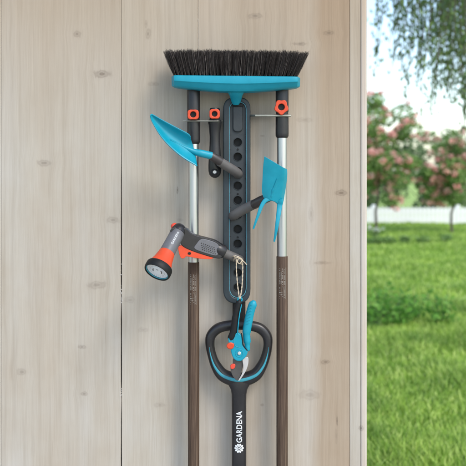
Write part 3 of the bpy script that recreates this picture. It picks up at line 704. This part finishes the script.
obj('cutting_blade', MB().plate(smooth([(242.6, 358.6), (247.8, 357.2), (248.4, 362), (247.0, 368), (244.0, 374), (239.4, 380.6), (238.6, 379.8), (241.8, 374), (243.4, 367)], 4), cd + .001, .0026), M['steel'], sec, bevel=.0006, angle=60)
obj('pivot_bolt', MB().plate([(239.3+1.7*math.cos(a_), 353.2+1.7*math.sin(a_)) for a_ in [2*math.pi*i/20 for i in range(20)]], cd + .0072, .003), M['steel'], sec, bevel=.0008)
obj('pivot_rim', MB().sweep([P(239.3+3.7*math.cos(a_), 353.2+3.7*math.sin(a_), cd+.0062) for a_ in [2*math.pi*i/30 for i in range(30)]], .0008, 8, closed=True), M['teal_metal'], sec)
obj('body_groove', MB().sweep([P(*p_) for p_ in smooth([(236.2, 335.4, cd+.0062), (234.0, 340.4, cd+.0062), (235.6, 346, cd+.0062), (240.4, 347.6, cd+.0062)], 6, False)], .0006, 8), M['teal_dim'], body)
mk = MB()
for i in range(7):
    x_, y_ = 247.2 + i*.62, 323.5 - i*3.1
    mk.sweep([P(x_-1.6, y_+.5, cd+.0066), P(x_+.4, y_, cd+.0072), P(x_+2.2, y_-.5, cd+.0062)], [.0004, .0006, .0004], 8)
obj('grip_ridges', mk, M['teal_metal'], sec)
obj('catch', MB().plate(smooth([(227.0, 344.4), (230, 342.4), (233.6, 343.4), (234.0, 346.4), (232, 348.8), (228.4, 348.6), (226.6, 346.6)], 3), cd + .006, .007), M['orange'], sec, bevel=.002, segs=3, angle=60)
obj('blade_stop', MB().plate(smooth([(230.4, 365.2), (233.6, 363.6), (235.4, 365.2), (234, 368.4), (231.0, 368.6)], 3), cd + .0005, .006), M['red'], sec, bevel=.001, angle=60)
mtw, t, bb = new_mat('jute_twine'); v_ = mapped(t, (900, 900, 900)); n1 = noise(t, v_, 1, 4)
t.links.new(ramp(t, n1, [(.3, (.36, .27, .17)), (.7, (.72, .62, .47))]), bb.inputs['Base Color']); bb.inputs['Roughness'].default_value = .9; bump(t, bb, n1, .8, .0006)
def twine(ctrl, r=.0011):
    sm = smooth(ctrl, 12, False); pts = [P(*p_) for p_ in sm]; m_ = MB()
    for ph in (0, math.pi):
        path_ = []
        for i, q_ in enumerate(pts):
            a_ = i * .9 + ph; path_.append(q_ + Vector((math.cos(a_), math.sin(a_), 0)) * r * .55)
        m_.sweep(path_, r * .75, 7)
    return m_
tm = MB()
for c_ in ([(234.2, 256.4, .066), (236.2, 259.4, .072), (236.4, 270, .073), (237.6, 285, .074), (239.4, 298.6, .075)],
           [(241.4, 258.4, .066), (242.6, 262, .070), (242.6, 275, .073), (241.8, 288, .074), (240.2, 298.4, .075)],
           [(232.6, 259.4, .055), (233.4, 256.0, .068), (237, 256.2, .074), (240.6, 258.2, .070), (242.6, 261.6, .058)],
           [(233.6, 261.2, .055), (234.8, 257.6, .071), (238, 257.8, .0745), (241.6, 260.6, .068), (241.0, 264.6, .056)],
           [(240, 258.6, .072), (243, 260.8, .073), (246.6, 264.6, .073)],
           [(239, 257.6, .073), (237.4, 261.6, .074), (239.8, 263.6, .0745), (242, 260.2, .074)]):
    m_ = twine(c_); tm.add(m_.v, m_.f)
tag(obj('twine', tm, mtw), 'pale twine looped over the lowest peg, holding the secateurs', 'twine')

# ------------------------------------------------------------ garden
def leaves(mb, c, rad, n, size, r, flat=0, shell=.5):
    c = Vector(c)
    for i in range(n):
        u = Vector((r.gauss(0, 1), r.gauss(0, 1), r.gauss(0, 1))).normalized() * (shell + (1-shell)*r.random()) ** .6
        p = c + Vector((u.x*rad[0], u.y*rad[1], u.z*rad[2]))
        a = Vector((r.gauss(0, 1), r.gauss(0, 1), r.gauss(0, .6))).normalized(); b = a.cross(Vector((r.gauss(0, 1), r.gauss(0, 1), r.gauss(0, 1)))).normalized()
        k = size * r.uniform(.6, 1.3); nrm = a.cross(b) * k * .15
        mb.add([p - a*k, p - b*k*.45 + nrm, p + a*k, p + b*k*.45 + nrm], [(0, 1, 2, 3)])
def trunk_mb(base, top, r0, r1, r, wob=.03):
    pts = [base.lerp(top, i/6) + Vector((r.uniform(-wob, wob), r.uniform(-wob, wob), 0)) * (0 < i) for i in range(7)]
    return MB().sweep(pts, [r0 + (r1-r0)*i/6 for i in range(7)], 10, hint=(1, 0, 0)), pts
# flowering tree seen through the opening
def flowering(px, L, crown_h, crown_w, z0, label, seed, nclump=46, blossoms=True):
    r = random.Random(seed); b = G(px, L); t_ = thing('flowering_tree', label, 'tree', tuple(b), 'flowering trees on the lawn')
    m_, pts = trunk_mb(b, b + Vector((.05, 0, z0 + crown_h*.45)), .035, .02, r)
    cm = MB(); bl = MB(); ctr = b + Vector((0, 0, z0 + crown_h/2))
    for i in range(nclump):
        u = Vector((r.gauss(0, 1), r.gauss(0, 1), r.gauss(0, 1))).normalized() * r.random() ** .4
        c = ctr + Vector((u.x*crown_w/2*.9, u.y*crown_w/2*.9, u.z*crown_h/2*.9)); k = r.uniform(.16, .30)
        m_.sweep([pts[4].lerp(pts[6], r.random()), (pts[5]+c)/2 + Vector((0, 0, .05)), c], [.012, .008, .003], 6, hint=(1, 0, 0))
        leaves(cm, c, (k, k, k*.75), 210, .045, r)
        if r.random() < .85:
            for q in range(r.randint(2, 5)):
                v = Vector((r.gauss(0, 1), -abs(r.gauss(0, 1)), r.gauss(0, 1))).normalized()
                leaves(bl, c + v*k, (.085, .06, .07), 34, .038, r)
    obj('trunk', m_, M['bark'], t_); obj('crown', cm, M['leaf'], t_, smooth_=False, flip=False)
    obj('blossoms', bl, M['blossom'], t_, smooth_=False, flip=False)['kind'] = 'stuff'
flowering(376, 19.2, 3.0, 2.1, .40, 'pink flowering round crowned tree on a thin trunk at the wall edge', 4)
flowering(452, 20.5, 2.0, 2.2, .55, 'pink flowering tree farther right with a lower crown', 9)
# weeping tree: thin hanging sprays of small dark leaves in the top of the opening
r = random.Random(17); b = G(520, 8.5)
wt = thing('weeping_tree', 'tall weeping tree with thin hanging leafy sprays at the top right', 'tree', tuple(b))
m_, pts = trunk_mb(b, b + Vector((-.1, 0, 4.6)), .13, .05, r)
cm = MB()
for i in range(100):
    px = 373 + 108 * r.random() ** .8; L = r.uniform(7.2, 9.2); top = 2.9 + r.random() * .9 + (px - 372) * .004
    a = pts[r.randint(3, 6)]; c = G(px, L, top); m_.sweep([a, (a + c)/2 + Vector((0, 0, .3)), c], [.014, .008, .003], 5, hint=(0, 0, 1))
    ln = (r.uniform(.3, .8) + max(0, (px - 376)) * .010) if px > 376 else r.uniform(.3, 1.1)
    ln = min(ln, 1.7) * r.uniform(.7, 1.15); p0 = c.copy(); dx = r.uniform(-.12, .06); path = [c + Vector((dx*f*f, r.uniform(-.01, .01), -ln*f)) for f in [j/8 for j in range(9)]]
    m_.sweep(path, .0032, 4, hint=(1, 0, 0))
    for j in range(int(ln * 58)):
        f = r.random(); q = path[0] + Vector((dx*f*f + r.gauss(0, .028), r.gauss(0, .03), -ln*f))
        a_ = Vector((r.gauss(0, .5), r.gauss(0, .5), -1)).normalized(); b_ = a_.cross(Vector((r.gauss(0, 1), r.gauss(0, 1), .1))).normalized(); k = r.uniform(.018, .034)
        cm.add([q - a_*k, q - b_*k*.42, q + a_*k, q + b_*k*.42], [(0, 1, 2, 3)])
obj('trunk', m_, M['bark'], wt); obj('crown', cm, M['leafd'], wt, smooth_=False, flip=False)
# far shrubs behind the fence
for i, (px, L, h, lab) in enumerate(((352, 31, 2.0, 'pale round shrub behind the fence, mostly hidden by the wall'), (392, 33, 2.5, 'pale round shrub behind the fence and the flowering tree'),
                                     (432, 30, 2.2, 'pale shrub behind the fence between the two flowering trees'), (476, 32, 2.8, 'tall pale shrub behind the fence at the right edge'))):
    r = random.Random(40 + i); t_ = thing('shrub', lab, 'shrub', tuple(G(px, L)), 'far shrubs behind the fence'); cm = MB(); sm_ = MB()
    for j in range(26):
        c = G(px, L) + Vector((r.uniform(-1.0, 1.0), r.uniform(-.6, .6), r.uniform(.2, h))); leaves(cm, c, (.38, .38, .32), 90, .08, r)
        sm_.sweep([G(px, L), (G(px, L) + c)/2, c], [.02, .012, .004], 5, hint=(1, 0, 0))
    obj('stems', sm_, M['bark'], t_); obj('foliage', cm, M['leafh'], t_, smooth_=False, flip=False)
# white picket fence
fr = thing('picket_fence', 'white painted picket fence across the far lawn', 'fence', tuple(G(400, 23.7)))
y_ = 21.7; x0 = 1.5; 
for i in range(62):
    x = x0 + i * .115
    obj('picket', MB().add([(x, y_, .04), (x+.095, y_, .04), (x+.095, y_, .44), (x+.0475, y_, .50), (x, y_, .44), (x, y_+.02, .04), (x+.095, y_+.02, .04), (x+.095, y_+.02, .44), (x+.0475, y_+.02, .50), (x, y_+.02, .44)],
        [(0, 1, 2, 3, 4), (9, 8, 7, 6, 5), (0, 5, 6, 1), (1, 6, 7, 2), (2, 7, 8, 3), (3, 8, 9, 4), (4, 9, 5, 0)]), M['white_metal'], fr, smooth_=False)
for z in (.12, .33): obj('rail', MB().box((x0 - .1, y_ + .022, z), (x0 + 7.2, y_ + .06, z + .09)), M['white_metal'], fr, smooth_=False)
for i in range(4): obj('fence_post', MB().box((x0 + i*2.3, y_ + .062, 0), (x0 + i*2.3 + .1, y_ + .16, .55)), M['white_metal'], fr, bevel=.01, smooth_=False)
# small leafy plants in rows
def plant(px, L, h, w_, lab, seed, group, mat='leaf', n=160, size=.035, white=0, name='leafy_plant', cat='plant'):
    r = random.Random(seed); b = G(px, L); t_ = thing(name, lab, cat, tuple(b), group); st = MB(); lf = MB(); fl_ = MB()
    for i in range(9):
        tp = b + Vector((r.gauss(0, w_*.4), r.gauss(0, w_*.4), h * r.uniform(.6, 1))); md = (b + tp)/2 + Vector((r.gauss(0, .01), 0, h*.08))
        st.sweep([b + Vector((r.gauss(0, w_*.15), r.gauss(0, w_*.15), 0)), md, tp], [.005, .004, .0015], 5, hint=(1, 0, 0))
        for j in range(n // 9):
            f = r.uniform(.15, 1); p = b.lerp(tp, f) + Vector((r.gauss(0, w_*.16), r.gauss(0, w_*.16), 0)); leaves(lf, p, (.01, .01, .01), 1, size, r)
        if white: leaves(fl_, tp, (.035, .035, .03), white, .02, r)
    obj('stems', st, M['leafh'], t_); obj('foliage', lf, M[mat], t_, smooth_=False, flip=False)
    if white: obj('flowers', fl_, M['wblossom'], t_, smooth_=False, flip=False)['kind'] = 'stuff'
plant(376.5, 18.6, .30, .22, 'white flowered plant at the foot of the pink flowering tree', 60, None, white=26, n=110)
G2 = 'dark low plants in a row across the lawn'
for i, (px, h, lab) in enumerate(((372, .16, 'low dark plant in the lawn row, nearest the wall edge'), (379, .20, 'taller dark plant second in the lawn row from the wall edge'),
                             (389, .15, 'low dark plant third in the lawn row from the wall edge'), (404, .2, 'low dark plant fourth in the lawn row from the wall edge'), (424, .17, 'low dark plant fifth in the lawn row from the wall edge'), (447, .2, 'low dark plant last in the lawn row at the right'))):
    plant(px, 17.3 + .1*i, h, .24, lab, 70 + i, G2, n=150, size=.04)
G3 = 'tall weeds in the lawn'
for i, (px, L, h, lab) in enumerate(((370, 8.3, .34, 'leafy weed beside the wall edge, left of the tallest weed'), (377, 8.0, .30, 'leafy weed with broad leaves, second from the wall edge'),
                                     (385, 8.5, .42, 'tall leafy weed third from the wall edge'), (398, 8.1, .34, 'bushy weed in mid lawn right of the tall one'), (415, 8.5, .38, 'bushy weed in mid lawn fifth from the wall edge'), (441, 8.1, .36, 'bushy weed farthest right on the lawn'))):
    plant(px, L, h, .30, lab, 80 + i, G3, 'weed', n=170, size=.035)
# grass
r = random.Random(99); vs = []; fs = []
from mathutils import noise as mnoise
def blades(n, L0, L1, p0, p1, h, pw=1.0):
    for i in range(n):
        L = L0 + (L1 - L0) * r.random() ** pw; b = G(r.uniform(p0, p1), L)
        dens = mnoise.noise(Vector((b.x*1.3, b.y*1.0, 0)))
        if dens < -.15 and r.random() < .45: continue
        hh = h * r.uniform(.5, 1.2) * (1 + .8*dens); a = r.uniform(0, 3.1416); k = .0035 + .0006*L
        lx, ly = r.gauss(0, .35)*hh, r.gauss(0, .35)*hh; c_, s_ = math.cos(a)*k, math.sin(a)*k; o_ = len(vs)
        vs.extend([(b.x-c_, b.y-s_, 0), (b.x+c_, b.y+s_, 0), (b.x+lx*.4+c_*.7, b.y+ly*.4+s_*.7, hh*.6), (b.x+lx*.4-c_*.7, b.y+ly*.4-s_*.7, hh*.6), (b.x+lx, b.y+ly, hh)])
        fs.extend([(o_, o_+1, o_+2, o_+3), (o_+3, o_+2, o_+4)])
blades(70000, 3.2, 9.5, 330, 520, .09); blades(42000, 9, 24, 335, 500, .08); blades(12000, 2.6, 8, 200, 335, .08)
gm = MB(); gm.v = [Vector(v) for v in vs]; gm.f = fs
tag(obj('grass', gm, M['grass'], smooth_=False, flip=False), 'short bright green grass covering the lawn', 'grass', kind='stuff')
